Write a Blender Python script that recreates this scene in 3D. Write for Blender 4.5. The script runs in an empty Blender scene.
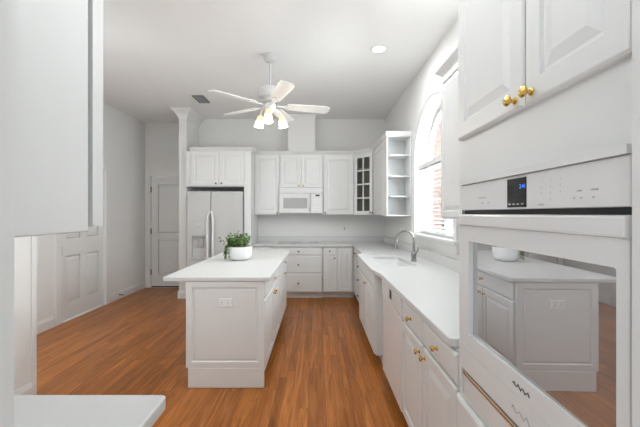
import bpy, bmesh, math, random
from mathutils import Vector, Matrix
random.seed(7)
PI = math.pi
S = bpy.context.scene
COL = S.collection

# ------------------------------------------------------------------ camera, world, lights, exposure
CAMH = 1.435
cam = bpy.data.cameras.new('camera')
cam.sensor_width = 36.0
cam.lens = 330.0 / 640.0 * 36.0
cam.shift_x = 3.0 / 640.0
cam.clip_start = 0.02
co = bpy.data.objects.new('camera', cam)
co.location = (0, 0, CAMH)
co.rotation_euler = (PI / 2, 0, 0)
COL.objects.link(co)
S.camera = co

w = bpy.data.worlds.new('world')
S.world = w
w.use_nodes = True
wn = w.node_tree
bg = wn.nodes['Background']
bg.inputs['Color'].default_value = (0.96, 0.98, 1.0, 1)
bg.inputs['Strength'].default_value = 1.6

S.view_settings.view_transform = 'Standard'
S.view_settings.look = 'None'
S.view_settings.gamma = 1.0
S.view_settings.use_curve_mapping = False
S.view_settings.exposure = -0.13

def area(name, loc, rot, sx, sy, power, col=(1, 1, 1), shape='RECTANGLE'):
    l = bpy.data.lights.new(name, 'AREA')
    l.shape = shape
    l.size = sx
    if shape == 'RECTANGLE':
        l.size_y = sy
    l.energy = power
    l.color = col
    o = bpy.data.objects.new(name, l)
    o.location = loc
    o.rotation_euler = rot
    COL.objects.link(o)
    return o

CEIL = 3.19
# daylight through the arched window, plus added fill from unseen openings and behind the camera
# (the added fills are tilted upwards to brighten the ceiling)
SKYC = (0.90, 0.965, 1.0)
area('daylight_arched_window', (1.66, 3.6, 1.80), (0, PI / 2 + 0.10, 0), 1.3, 1.2, 64.00, SKYC)
area('daylight_oblique_sky', (2.15, 1.60, 2.15), (PI / 2 - 0.08, 0, math.radians(27)), 1.2, 1.4, 950.00, SKYC)
area('fill_nook_opening', (-1.68, 0.30, 0.7), (PI / 2 + 1.1, 0, 0), 0.8, 1.0, 10.50, SKYC)  # added fill at an invented opening of the nook
area('fill_hall_opening', (-3.50, 1.6, 1.15), (0, -PI / 2 - 1.1, 0), 1.3, 1.3, 40.00, SKYC)  # added fill through an invented hall opening
area('fill_behind_camera', (0.0, -0.6, 0.75), (PI / 2 + 1.1, 0, 0), 1.6, 1.2, 18.00, SKYC)  # added fill behind the camera, no lamp stands there
# added fill lights on top of the near cabinets, shining up at the ceiling
LAMPC = (0.93, 0.975, 1.0)
area('fill_tower_top', (0.93, 0.95, 2.50), (PI, 0, 0), 0.55, 0.6, 19.00, LAMPC)
area('fill_window_cabinet_top', (1.10, 1.90, 2.50), (PI, 0, 0), 0.22, 1.0, 4.20, LAMPC)
area('fill_left_cabinet_top', (-0.76, 0.82, 2.50), (0, -PI / 2 - 0.4, 0), 0.05, 0.4, 9.00, LAMPC)
area('fill_hall_ceiling', (-2.80, 2.35, CEIL - 0.012), (0, 0, 0), 0.13, 0.13, 8.40, LAMPC, 'DISK')  # added fill over the hall, without a fixture
# recessed can lamps: first in view, others added as unseen fill (fixtures further down)
CANS = [(0.661, 3.52), (0.50, 2.40), (-0.75, 2.40), (-1.95, 2.45), (0.0, 1.20)]
area('can_lamp_window', (*CANS[0], CEIL - 0.012), (0, 0, 0), 0.13, 0.13, 12.60, LAMPC, 'DISK')
area('fill_can_counter', (*CANS[1], CEIL - 0.012), (0, 0, 0), 0.13, 0.13, 7.00, LAMPC, 'DISK')
area('fill_can_island', (*CANS[2], CEIL - 0.012), (0, 0, 0), 0.13, 0.13, 5.00, LAMPC, 'DISK')
area('fill_can_nook', (*CANS[3], CEIL - 0.012), (0, 0, 0), 0.13, 0.13, 9.00, LAMPC, 'DISK')
area('fill_can_doorway', (*CANS[4], CEIL - 0.012), (0, 0, 0), 0.13, 0.13, 0.60, LAMPC, 'DISK')

# ------------------------------------------------------------------ materials
def mat(name, col, rough=0.5, metal=0.0, var=0.03, scale=8.0, spec=0.5, coat=0.0, stretch=None, bump=0.0):
    m = bpy.data.materials.new(name)
    m.use_nodes = True
    nt = m.node_tree
    b = nt.nodes['Principled BSDF']
    tc = nt.nodes.new('ShaderNodeTexCoord')
    nz = nt.nodes.new('ShaderNodeTexNoise')
    nz.inputs['Scale'].default_value = scale
    nz.inputs['Detail'].default_value = 4
    if stretch:
        mp = nt.nodes.new('ShaderNodeMapping')
        mp.inputs['Scale'].default_value = stretch
        nt.links.new(tc.outputs['Object'], mp.inputs['Vector'])
        nt.links.new(mp.outputs['Vector'], nz.inputs['Vector'])
    else:
        nt.links.new(tc.outputs['Object'], nz.inputs['Vector'])
    mx = nt.nodes.new('ShaderNodeMix')
    mx.data_type = 'RGBA'
    mx.inputs['A'].default_value = (col[0] * (1 - var), col[1] * (1 - var), col[2] * (1 - var), 1)
    mx.inputs['B'].default_value = (min(1, col[0] * (1 + var)), min(1, col[1] * (1 + var)), min(1, col[2] * (1 + var)), 1)
    nt.links.new(nz.outputs['Fac'], mx.inputs['Factor'])
    nt.links.new(mx.outputs['Result'], b.inputs['Base Color'])
    b.inputs['Roughness'].default_value = rough
    b.inputs['Metallic'].default_value = metal
    b.inputs['Specular IOR Level'].default_value = spec
    b.inputs['Coat Weight'].default_value = coat
    if bump:
        bp = nt.nodes.new('ShaderNodeBump')
        bp.inputs['Strength'].default_value = bump
        bp.inputs['Distance'].default_value = 0.01
        nt.links.new(nz.outputs['Fac'], bp.inputs['Height'])
        nt.links.new(bp.outputs['Normal'], b.inputs['Normal'])
    return m

def mat_emit(name, col, strength, base=(0.9, 0.9, 0.9)):
    m = mat(name, base, 0.4)
    b = m.node_tree.nodes['Principled BSDF']
    b.inputs['Emission Color'].default_value = (*col, 1)
    b.inputs['Emission Strength'].default_value = strength
    return m

def mat_glass(name, refl=0.12, tint=(1, 1, 1)):
    m = bpy.data.materials.new(name)
    m.use_nodes = True
    nt = m.node_tree
    nt.nodes.clear()
    out = nt.nodes.new('ShaderNodeOutputMaterial')
    tr = nt.nodes.new('ShaderNodeBsdfTransparent')
    tr.inputs['Color'].default_value = (*tint, 1)
    gl = nt.nodes.new('ShaderNodeBsdfGlossy')
    gl.inputs['Roughness'].default_value = 0.02
    lw = nt.nodes.new('ShaderNodeFresnel')
    lw.inputs['IOR'].default_value = 1.45
    mu = nt.nodes.new('ShaderNodeMath')
    mu.operation = 'MULTIPLY'
    mu.inputs[1].default_value = refl / 0.12
    mu.use_clamp = True
    nt.links.new(lw.outputs['Fac'], mu.inputs[0])
    mx = nt.nodes.new('ShaderNodeMixShader')
    nt.links.new(mu.outputs[0], mx.inputs['Fac'])
    nt.links.new(tr.outputs[0], mx.inputs[1])
    nt.links.new(gl.outputs[0], mx.inputs[2])
    nt.links.new(mx.outputs[0], out.inputs['Surface'])
    return m

def mat_mirror_glass(name, base, mirror, tint=0.97):
    m = mat(name, base, 0.3, var=0.05)
    nt = m.node_tree
    b = nt.nodes['Principled BSDF']
    out = nt.nodes['Material Output']
    gl = nt.nodes.new('ShaderNodeBsdfGlossy')
    gl.inputs['Roughness'].default_value = 0.0
    gl.inputs['Color'].default_value = (tint, tint, tint * 1.02, 1)
    mx = nt.nodes.new('ShaderNodeMixShader')
    mx.inputs['Fac'].default_value = mirror
    nt.links.new(b.outputs[0], mx.inputs[1])
    nt.links.new(gl.outputs[0], mx.inputs[2])
    nt.links.new(mx.outputs[0], out.inputs['Surface'])
    return m

def mat_floor():
    m = bpy.data.materials.new('oak_floor')
    m.use_nodes = True
    nt = m.node_tree
    b = nt.nodes['Principled BSDF']
    tc = nt.nodes.new('ShaderNodeTexCoord')
    mp = nt.nodes.new('ShaderNodeMapping')
    mp.inputs['Rotation'].default_value = (0, 0, PI / 2)
    nt.links.new(tc.outputs['Object'], mp.inputs['Vector'])
    sx = nt.nodes.new('ShaderNodeSeparateXYZ')
    nt.links.new(mp.outputs['Vector'], sx.inputs['Vector'])
    dv = nt.nodes.new('ShaderNodeMath'); dv.operation = 'DIVIDE'; dv.inputs[1].default_value = 0.066
    fl = nt.nodes.new('ShaderNodeMath'); fl.operation = 'FLOOR'
    wnz = nt.nodes.new('ShaderNodeTexWhiteNoise'); wnz.noise_dimensions = '1D'
    ma = nt.nodes.new('ShaderNodeMath'); ma.operation = 'MULTIPLY_ADD'; ma.inputs[1].default_value = 7.0
    cx = nt.nodes.new('ShaderNodeCombineXYZ')
    nt.links.new(sx.outputs['Y'], dv.inputs[0]); nt.links.new(dv.outputs[0], fl.inputs[0])
    nt.links.new(fl.outputs[0], wnz.inputs['W']); nt.links.new(wnz.outputs['Value'], ma.inputs[0])
    nt.links.new(sx.outputs['X'], ma.inputs[2]); nt.links.new(ma.outputs[0], cx.inputs['X'])
    nt.links.new(sx.outputs['Y'], cx.inputs['Y'])
    br = nt.nodes.new('ShaderNodeTexBrick')
    br.offset = 0.0
    br.inputs['Color1'].default_value = (0, 0, 0, 1)
    br.inputs['Color2'].default_value = (1, 1, 1, 1)
    br.inputs['Mortar'].default_value = (0.5, 0.5, 0.5, 1)
    br.inputs['Scale'].default_value = 1.0
    br.inputs['Mortar Size'].default_value = 0.0009
    br.inputs['Brick Width'].default_value = 0.95
    br.inputs['Row Height'].default_value = 0.066
    br.inputs['Bias'].default_value = 0.0
    nt.links.new(cx.outputs['Vector'], br.inputs['Vector'])
    # grain
    mg = nt.nodes.new('ShaderNodeMapping')
    mg.inputs['Scale'].default_value = (24, 1.6, 1)
    nt.links.new(tc.outputs['Object'], mg.inputs['Vector'])
    add = nt.nodes.new('ShaderNodeVectorMath')
    add.operation = 'MULTIPLY_ADD'
    add.inputs[1].default_value = (7, 7, 7)
    nt.links.new(br.outputs['Color'], add.inputs[0])
    nt.links.new(mg.outputs['Vector'], add.inputs[2])
    nz = nt.nodes.new('ShaderNodeTexNoise')
    nz.inputs['Scale'].default_value = 1.0
    nz.inputs['Detail'].default_value = 8
    nz.inputs['Roughness'].default_value = 0.62
    nz.inputs['Distortion'].default_value = 1.2
    nt.links.new(add.outputs[0], nz.inputs['Vector'])
    cr = nt.nodes.new('ShaderNodeValToRGB')
    cr.color_ramp.elements[0].position = 0.28
    cr.color_ramp.elements[0].color = (0.200, 0.064, 0.012, 1)
    cr.color_ramp.elements[1].position = 0.72
    cr.color_ramp.elements[1].color = (0.500, 0.192, 0.046, 1)
    e = cr.color_ramp.elements.new(0.5)
    e.color = (0.372, 0.125, 0.025, 1)
    nt.links.new(nz.outputs['Fac'], cr.inputs['Fac'])
    # plank to plank tone
    cr2 = nt.nodes.new('ShaderNodeValToRGB')
    cr2.color_ramp.elements[0].color = (0.80, 0.78, 0.76, 1)
    cr2.color_ramp.elements[1].color = (1.18, 1.20, 1.22, 1)
    nt.links.new(br.outputs['Color'], cr2.inputs['Fac'])
    mul = nt.nodes.new('ShaderNodeMix')
    mul.data_type = 'RGBA'
    mul.blend_type = 'MULTIPLY'
    mul.inputs['Factor'].default_value = 1.0
    nt.links.new(cr.outputs['Color'], mul.inputs['A'])
    nt.links.new(cr2.outputs['Color'], mul.inputs['B'])
    gap = nt.nodes.new('ShaderNodeMix')
    gap.data_type = 'RGBA'
    gap.inputs['B'].default_value = (0.09, 0.028, 0.009, 1)
    nt.links.new(br.outputs['Fac'], gap.inputs['Factor'])
    nt.links.new(mul.outputs['Result'], gap.inputs['A'])
    nt.links.new(gap.outputs['Result'], b.inputs['Base Color'])
    b.inputs['Roughness'].default_value = 0.30
    b.inputs['Specular IOR Level'].default_value = 0.25
    bp = nt.nodes.new('ShaderNodeBump')
    bp.inputs['Strength'].default_value = 0.06
    bp.inputs['Distance'].default_value = 0.004
    nt.links.new(nz.outputs['Fac'], bp.inputs['Height'])
    nt.links.new(bp.outputs['Normal'], b.inputs['Normal'])
    return m

def mat_brick():
    m = bpy.data.materials.new('red_brick')
    m.use_nodes = True
    nt = m.node_tree
    b = nt.nodes['Principled BSDF']
    tc = nt.nodes.new('ShaderNodeTexCoord')
    mp = nt.nodes.new('ShaderNodeMapping')
    mp.inputs['Rotation'].default_value = (PI / 2, 0, 0)
    nt.links.new(tc.outputs['Object'], mp.inputs['Vector'])
    br = nt.nodes.new('ShaderNodeTexBrick')
    br.inputs['Color1'].default_value = (0.30, 0.115, 0.075, 1)
    br.inputs['Color2'].default_value = (0.42, 0.19, 0.13, 1)
    br.inputs['Mortar'].default_value = (0.45, 0.40, 0.36, 1)
    br.inputs['Scale'].default_value = 1.0
    br.inputs['Mortar Size'].default_value = 0.008
    br.inputs['Brick Width'].default_value = 0.21
    br.inputs['Row Height'].default_value = 0.075
    nt.links.new(mp.outputs['Vector'], br.inputs['Vector'])
    nt.links.new(br.outputs['Color'], b.inputs['Base Color'])
    b.inputs['Roughness'].default_value = 0.9
    return m

def mat_leaf(name, c0, c1):
    m = mat(name, c0, 0.45, scale=40.0)
    nt = m.node_tree
    mx = [n for n in nt.nodes if n.type == 'MIX'][0]
    mx.inputs['A'].default_value = (*c0, 1)
    mx.inputs['B'].default_value = (*c1, 1)
    mr = nt.nodes.new('ShaderNodeMapRange')
    mr.inputs['From Min'].default_value = 0.35
    mr.inputs['From Max'].default_value = 0.65
    nz = [n for n in nt.nodes if n.type == 'TEX_NOISE'][0]
    nt.links.new(nz.outputs['Fac'], mr.inputs['Value'])
    nt.links.new(mr.outputs['Result'], mx.inputs['Factor'])
    return m

M = {}
M['wall'] = mat('wall_paint', (0.80, 0.795, 0.78), 0.8, var=0.012, scale=3)
M['ceil'] = mat('ceiling_paint', (0.90, 0.90, 0.895), 0.9, var=0.01, scale=3)
M['trim'] = mat('trim_paint', (0.80, 0.80, 0.79), 0.4, var=0.012, scale=5)
M['cab'] = mat('cabinet_paint', (0.785, 0.790, 0.784), 0.38, var=0.012, scale=6)
M['counter'] = mat('white_solid_surface', (0.69, 0.69, 0.683), 0.38, var=0.015, scale=60, spec=0.3)
M['app'] = mat('white_enamel', (0.82, 0.82, 0.82), 0.22, var=0.008, scale=6)
M['fridge'] = mat('off_white_enamel', (0.57, 0.572, 0.565), 0.3, var=0.008, scale=6)
M['appgrey'] = mat('pale_grey_plastic', (0.52, 0.52, 0.52), 0.4)
M['greymark'] = mat('grey_print', (0.30, 0.30, 0.31), 0.5)
M['dark'] = mat('black_plastic', (0.012, 0.012, 0.013), 0.35)
M['gap'] = mat('dark_recess', (0.03, 0.028, 0.025), 0.8)
M['brass'] = mat('polished_brass', (0.74, 0.50, 0.15), 0.22, 1.0, var=0.08, scale=60)
M['oldbrass'] = mat('aged_brass', (0.30, 0.23, 0.11), 0.38, 1.0, var=0.1, scale=60)
M['pewter'] = mat('dark_pewter', (0.16, 0.14, 0.12), 0.35, 1.0, var=0.1, scale=60)
M['nickel'] = mat('brushed_nickel', (0.33, 0.325, 0.315), 0.3, 1.0, var=0.06, scale=90)
M['chrome'] = mat('bright_steel', (0.72, 0.68, 0.60), 0.15, 1.0, var=0.05, scale=50)
M['ovenglass'] = mat_mirror_glass('half_mirrored_oven_glass', (0.55, 0.55, 0.555), 0.80, 0.60)
M['mwglass'] = mat_mirror_glass('perforated_microwave_glass', (0.40, 0.40, 0.40), 0.12)
M['cookglass'] = mat_mirror_glass('grey_ceramic_glass', (0.42, 0.42, 0.41), 0.15)
M['glass'] = mat_glass('clear_glass', 0.10)
M['cabglass'] = mat_glass('cabinet_glass', 0.10, (0.92, 0.92, 0.89))
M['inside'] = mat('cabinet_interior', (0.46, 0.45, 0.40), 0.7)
M['floor'] = mat_floor()
M['brick'] = mat_brick()
M['blind'] = mat('white_slat', (0.66, 0.66, 0.66), 0.45)
M['fan'] = mat('fan_white', (0.80, 0.80, 0.79), 0.35)
M['motor'] = mat('fan_motor_grey', (0.60, 0.60, 0.59), 0.35)
M['amber'] = mat_emit('amber_glass', (1.0, 0.62, 0.30), 0.60, (0.8, 0.6, 0.35))
M['shade'] = mat_emit('lit_frosted_glass', (1.0, 0.93, 0.78), 2.2)
M['lamp'] = mat_emit('lit_lens', (1.0, 0.98, 0.95), 6.0)
M['ventgrey'] = mat('vent_grey', (0.12, 0.115, 0.11), 0.6)
M['pot'] = mat('white_ceramic', (0.84, 0.84, 0.84), 0.25)
M['soil'] = mat('pebbly_soil', (0.36, 0.22, 0.12), 0.9, var=0.5, scale=80, bump=0.6)
M['leaf'] = mat_leaf('leaf_green', (0.018, 0.065, 0.016), (0.20, 0.33, 0.09))
M['stem'] = mat('stem_green', (0.22, 0.26, 0.10), 0.6)
M['bush'] = mat_leaf('bush_green', (0.05, 0.12, 0.03), (0.30, 0.36, 0.10))
M['grass'] = mat('lawn', (0.10, 0.17, 0.05), 0.9, var=0.3, scale=20)
M['fence'] = mat('fence_paint', (0.70, 0.70, 0.70), 0.7)
M['display'] = mat('black_glass', (0.02, 0.02, 0.022), 0.08)
M['blue'] = mat_emit('blue_digits', (0.05, 0.25, 1.0), 1.6, (0.05, 0.15, 0.6))
M['print'] = mat('faint_print', (0.45, 0.45, 0.46), 0.5)
M['badge'] = mat('dark_script', (0.10, 0.10, 0.11), 0.3, 0.6)
M['plate'] = mat('outlet_plastic', (0.86, 0.86, 0.85), 0.35)

# ------------------------------------------------------------------ mesh helpers
ID = lambda u, v, w_: Vector((u, v, w_))
def FS(c):   # faces -Y: u = X, v = Z, w towards the camera
    return lambda u, v, w_: Vector((u, c - w_, v))
def FW(c):   # faces -X: u = Y, v = Z
    return lambda u, v, w_: Vector((c - w_, u, v))
def FE(c):   # faces +X: u = Y, v = Z
    return lambda u, v, w_: Vector((c + w_, u, v))
def FD(px, py, dx, dy):   # oblique vertical face through (px,py) along (dx,dy), outward to the right-hand side
    l = math.hypot(dx, dy); dx, dy = dx / l, dy / l
    return lambda u, v, w_: Vector((px + dx * u + dy * w_, py + dy * u - dx * w_, v))

class MB:
    def __init__(s):
        s.bm = bmesh.new()
    def box(s, x0, x1, y0, y1, z0, z1, T=None):
        T = T or ID
        vs = [s.bm.verts.new(T(x, y, z)) for z in (z0, z1) for y in (y0, y1) for x in (x0, x1)]
        for f in ((0, 2, 3, 1), (4, 5, 7, 6), (0, 1, 5, 4), (2, 6, 7, 3), (0, 4, 6, 2), (1, 3, 7, 5)):
            s.bm.faces.new([vs[i] for i in f])
        return s
    def fbox(s, T, u0, u1, v0, v1, w0, w1):
        return s.box(u0, u1, v0, v1, w0, w1, T)
    def panel(s, T, u0, u1, v0, v1, rings):
        prev = None
        for ins, wv in rings:
            r = [s.bm.verts.new(T(u, v, wv)) for u, v in
                 ((u0 + ins, v0 + ins), (u1 - ins, v0 + ins), (u1 - ins, v1 - ins), (u0 + ins, v1 - ins))]
            if prev is None:
                s.bm.faces.new(r)
            else:
                for i in range(4):
                    s.bm.faces.new((prev[i], prev[(i + 1) % 4], r[(i + 1) % 4], r[i]))
            prev = r
        s.bm.faces.new(prev)
        return s
    def rbox(s, T, u0, u1, v0, v1, w0, w1, b=0.008):
        return s.panel(T, u0, u1, v0, v1, [(0, w0), (0, w1 - b), (b * 0.3, w1 - b * 0.3), (b, w1)])
    def prism(s, pts, z0, z1, T=None, chamfer=0.0):
        T = T or ID
        lo = [s.bm.verts.new(T(x, y, z0)) for x, y in pts]
        hi = [s.bm.verts.new(T(x, y, z1)) for x, y in pts]
        n = len(pts)
        s.bm.faces.new(lo); s.bm.faces.new(hi)
        for i in range(n):
            s.bm.faces.new((lo[i], lo[(i + 1) % n], hi[(i + 1) % n], hi[i]))
        return s
    def plate(s, outer, holes, z0, z1, T=None):
        """flat plate with holes; outline in (a,b), thickness along the third axis"""
        T = T or ID
        for z in (z0, z1):
            es = []
            for loop in [outer] + holes:
                vs = [s.bm.verts.new(T(a, b, z)) for a, b in loop]
                for i in range(len(vs)):
                    es.append(s.bm.edges.new((vs[i], vs[(i + 1) % len(vs)])))
            bmesh.ops.triangle_fill(s.bm, use_beauty=True, use_dissolve=False, edges=es)
        for loop in [outer] + holes:
            n = len(loop)
            for i in range(n):
                a, b = loop[i], loop[(i + 1) % n]
                s.bm.faces.new([s.bm.verts.new(T(*p)) for p in
                                ((a[0], a[1], z0), (b[0], b[1], z0), (b[0], b[1], z1), (a[0], a[1], z1))])
        bmesh.ops.remove_doubles(s.bm, verts=s.bm.verts, dist=1e-5)
        return s
    def lathe(s, prof, T, seg=16, c=(0, 0)):
        """prof: (radius, height along w); axis through (u,v)=c"""
        prev = None
        for r, h in prof:
            ring = [s.bm.verts.new(T(c[0] + r * math.cos(2 * PI * i / seg), c[1] + r * math.sin(2 * PI * i / seg), h)) for i in range(seg)]
            if prev is None:
                s.bm.faces.new(ring)
            else:
                for i in range(seg):
                    s.bm.faces.new((prev[i], prev[(i + 1) % seg], ring[(i + 1) % seg], ring[i]))
            prev = ring
        s.bm.faces.new(prev)
        return s
    def shell(s, prof, T, seg=20, c=(0, 0)):
        prev = None
        for r, h in prof:
            ring = [s.bm.verts.new(T(c[0] + r * math.cos(2 * PI * i / seg), c[1] + r * math.sin(2 * PI * i / seg), h)) for i in range(seg)]
            if prev:
                for i in range(seg):
                    s.bm.faces.new((prev[i], prev[(i + 1) % seg], ring[(i + 1) % seg], ring[i]))
            prev = ring
        return s
    def tube(s, pts, r, seg=10):
        pts = [Vector(p) for p in pts]
        prev = None
        up = Vector((0, 0, 1))
        rs = r if isinstance(r, (list, tuple)) else [r] * len(pts)
        n0 = None
        for i, p in enumerate(pts):
            d = (pts[min(i + 1, len(pts) - 1)] - pts[max(i - 1, 0)]).normalized()
            if n0 is None:
                a = up if abs(d.z) < 0.9 else Vector((1, 0, 0))
                n0 = d.cross(a).normalized()
            n0 = (n0 - d * n0.dot(d)).normalized()
            b = d.cross(n0)
            ring = [s.bm.verts.new(p + (n0 * math.cos(2 * PI * k / seg) + b * math.sin(2 * PI * k / seg)) * rs[i]) for k in range(seg)]
            if prev is None:
                s.bm.faces.new(ring)
            else:
                for k in range(seg):
                    s.bm.faces.new((prev[k], prev[(k + 1) % seg], ring[(k + 1) % seg], ring[k]))
            prev = ring
        s.bm.faces.new(prev)
        return s
    def sweep(s, path, prof, side=1):
        """sweep a closed (out, z) profile along an XY polyline with mitred corners; side=1: outward is to the right of travel"""
        n = len(path)
        ds = [Vector((path[i + 1][0] - path[i][0], path[i + 1][1] - path[i][1])).normalized() for i in range(n - 1)]
        prev = None
        for i in range(n):
            d0 = ds[max(i - 1, 0)]; d1 = ds[min(i, n - 2)]
            n0 = Vector((d0.y, -d0.x)) * side; n1 = Vector((d1.y, -d1.x)) * side
            m = n0 + n1
            m = m / (m.length_squared) * 2 if m.length > 1e-6 else n0
            ring = [s.bm.verts.new((path[i][0] + m.x * o, path[i][1] + m.y * o, z)) for o, z in prof]
            if prev is None:
                s.bm.faces.new(ring)
            else:
                k = len(ring)
                for j in range(k):
                    s.bm.faces.new((prev[j], prev[(j + 1) % k], ring[(j + 1) % k], ring[j]))
            prev = ring
        s.bm.faces.new(prev)
        return s
    def band(s, inner, outer, x0, x1):
        """ribbon between two polylines in (Y,Z), from X=x0 to x1"""
        n = len(inner)
        V = lambda p, x: s.bm.verts.new((x, p[0], p[1]))
        a = [V(p, x0) for p in inner]; b = [V(p, x0) for p in outer]
        c = [V(p, x1) for p in inner]; d = [V(p, x1) for p in outer]
        for i in range(n - 1):
            s.bm.faces.new((a[i], a[i + 1], b[i + 1], b[i])); s.bm.faces.new((c[i], d[i], d[i + 1], c[i + 1]))
            s.bm.faces.new((a[i], c[i], c[i + 1], a[i + 1])); s.bm.faces.new((b[i], b[i + 1], d[i + 1], d[i]))
        s.bm.faces.new((a[0], b[0], d[0], c[0])); s.bm.faces.new((a[-1], c[-1], d[-1], b[-1]))
        return s
    def text(s, body, size, T, u, v, w0=0.0004):
        cu = bpy.data.curves.new('glyphs', 'FONT')
        cu.body = body
        cu.size = size
        cu.align_x = 'CENTER'; cu.align_y = 'CENTER'
        to = bpy.data.objects.new('glyphs', cu)
        me = bpy.data.meshes.new_from_object(to)
        vs = [s.bm.verts.new(T(u + p.co.x, v + p.co.y, w0)) for p in me.vertices]
        for f in me.polygons:
            try:
                s.bm.faces.new([vs[i] for i in f.vertices])
            except ValueError:
                pass
        bpy.data.objects.remove(to); bpy.data.meshes.remove(me)
        return s
    def build(s, name, m, parent=None, org=(0, 0, 0), smooth=False, recalc=True, loc=None):
        if recalc:
            bmesh.ops.recalc_face_normals(s.bm, faces=s.bm.faces)
        o3 = Vector(org)
        for v in s.bm.verts:
            v.co -= o3
        me = bpy.data.meshes.new(name)
        s.bm.to_mesh(me); s.bm.free()
        me.materials.append(M[m])
        if smooth:
            for p in me.polygons:
                p.use_smooth = True
            try:
                me.set_sharp_from_angle(angle=math.radians(40))
            except Exception:
                pass
        o = bpy.data.objects.new(name, me)
        COL.objects.link(o)
        if parent:
            o.parent = parent
        elif loc is not None:
            o.location = loc
        return o

class Thing:
    def __init__(s, name, label, cat, loc, group=None, structure=False):
        s.o = bpy.data.objects.new(name, None)
        s.o.empty_display_size = 0.05
        s.o.location = loc
        s.loc = Vector(loc)
        COL.objects.link(s.o)
        if structure:
            s.o['kind'] = 'structure'
        if label: s.o['label'] = label
        if cat: s.o['category'] = cat
        if group: s.o['group'] = group
    def part(s, name, mb, m, parent=None, smooth=False, label=None, recalc=True):
        o = mb.build(name, m, parent or s.o, s.loc, smooth, recalc)
        if label: o['label'] = label
        return o

def solo(name, mb, m, label, cat, loc, group=None, smooth=False):
    """a thing that is one mesh, with its origin at its base"""
    o = mb.build(name, m, None, loc, smooth, True, loc)
    o['label'] = label; o['category'] = cat
    if group: o['group'] = group
    return o

def struct(name, mb, m, label=None, smooth=False):
    o = mb.build(name, m, None, (0, 0, 0), smooth)
    o['kind'] = 'structure'
    o['label'] = label or name.replace('_', ' ')
    o['category'] = name.split('_')[0]
    return o

T_DOOR = 0.02
def front_mesh(T, u0, u1, v0, v1, kind, rail=0.058, t=T_DOOR):
    mb = MB()
    if kind == 'door':
        mb.panel(T, u0, u1, v0, v1, [(0, 0.0005), (0, t - 0.006), (0.005, t - 0.001), (0.008, t), (rail, t), (rail + 0.006, t - 0.008),
                                     (rail + 0.012, t - 0.009), (rail + 0.042, t - 0.001), (rail + 0.046, t - 0.001)])
    else:
        mb.panel(T, u0, u1, v0, v1, [(0, 0.0005), (0, t - 0.009), (0.004, t - 0.004), (0.014, t)])
    return mb

def knob_mesh(T, u, v, w0, s=1.0):
    prof = [(0.010, 0), (0.010, 0.003), (0.0055, 0.006), (0.0050, 0.013), (0.0105, 0.017), (0.0145, 0.021), (0.0150, 0.025), (0.0115, 0.029), (0.005, 0.031)]
    return MB().lathe([(r * s, w0 + h * s) for r, h in prof], T, 14, (u, v))

CROWN_P = [(-0.012, 0.0), (0.004, 0.0), (0.008, 0.012), (0.016, 0.020), (0.036, 0.042), (0.044, 0.050), (0.046, 0.062), (-0.012, 0.062)]
def crown_prof(z):
    return [(o, z + h) for o, h in CROWN_P]

def cabinet(name, label, cat, T, u0, u1, v0, v1, depth, fronts, toe=False, crown=None, group=None, knobm='brass', body=None, bodym='cab', side=1, crownz=None, rail=0.058):
    base = T((u0 + u1) / 2, 0 if toe else v0, -depth / 2)
    t = Thing(name, label, cat, base, group)
    mb = body or MB().fbox(T, u0 + 0.0008, u1 - 0.0008, v0, v1, -depth, 0)
    t.part('carcass', mb, bodym)
    if toe:
        t.part('toe_kick', MB().fbox(T, u0 + 0.001, u1 - 0.001, 0.0, v0 - 0.0005, -depth, -0.07), 'cab')
    for f in fronts:
        kind, a, b, c, d = f[:5]
        fr = t.part('door' if kind == 'door' else 'drawer_front', front_mesh(T, a, b, c, d, kind, rail), 'cab')
        for k in f[5:]:
            t.part('knob', knob_mesh(T, k[0], k[1], T_DOOR), knobm, fr, True)
    if crown:
        t.part('crown_moulding', MB().sweep(crown, crown_prof(crownz or v1 - 0.006), side), 'cab')
    return t

# ------------------------------------------------------------------ the room
XL, XR = -3.335, 1.26
YB, YH = 6.145, 6.41
struct('floor', MB().box(-3.44, XR + 0.2, -1.6, YH + 0.12, -0.1, 0.0), 'floor', 'warm red-brown oak strip floor')
struct('ceiling', MB().box(-3.44, XR + 0.2, -1.6, YH + 0.12, CEIL, CEIL + 0.1), 'ceil', 'plain white ceiling')

# right wall with the arched window opening
AY, AZ, AR, SILL = 3.6, 2.05, 0.60, 1.19
def arch(r, zb, n=28):
    return [(AY - r, zb)] + [(AY - r * math.cos(PI * i / n), AZ + r * math.sin(PI * i / n)) for i in range(n + 1)] + [(AY + r, zb)]
TX = lambda a, b, c: Vector((c, a, b))
struct('wall_right', MB().plate([(0.45, 0), (YH + 0.12, 0), (YH + 0.12, CEIL), (0.45, CEIL)], [arch(AR, SILL)], XR, XR + 0.2, TX), 'wall', 'right wall with the arched window')
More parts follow.
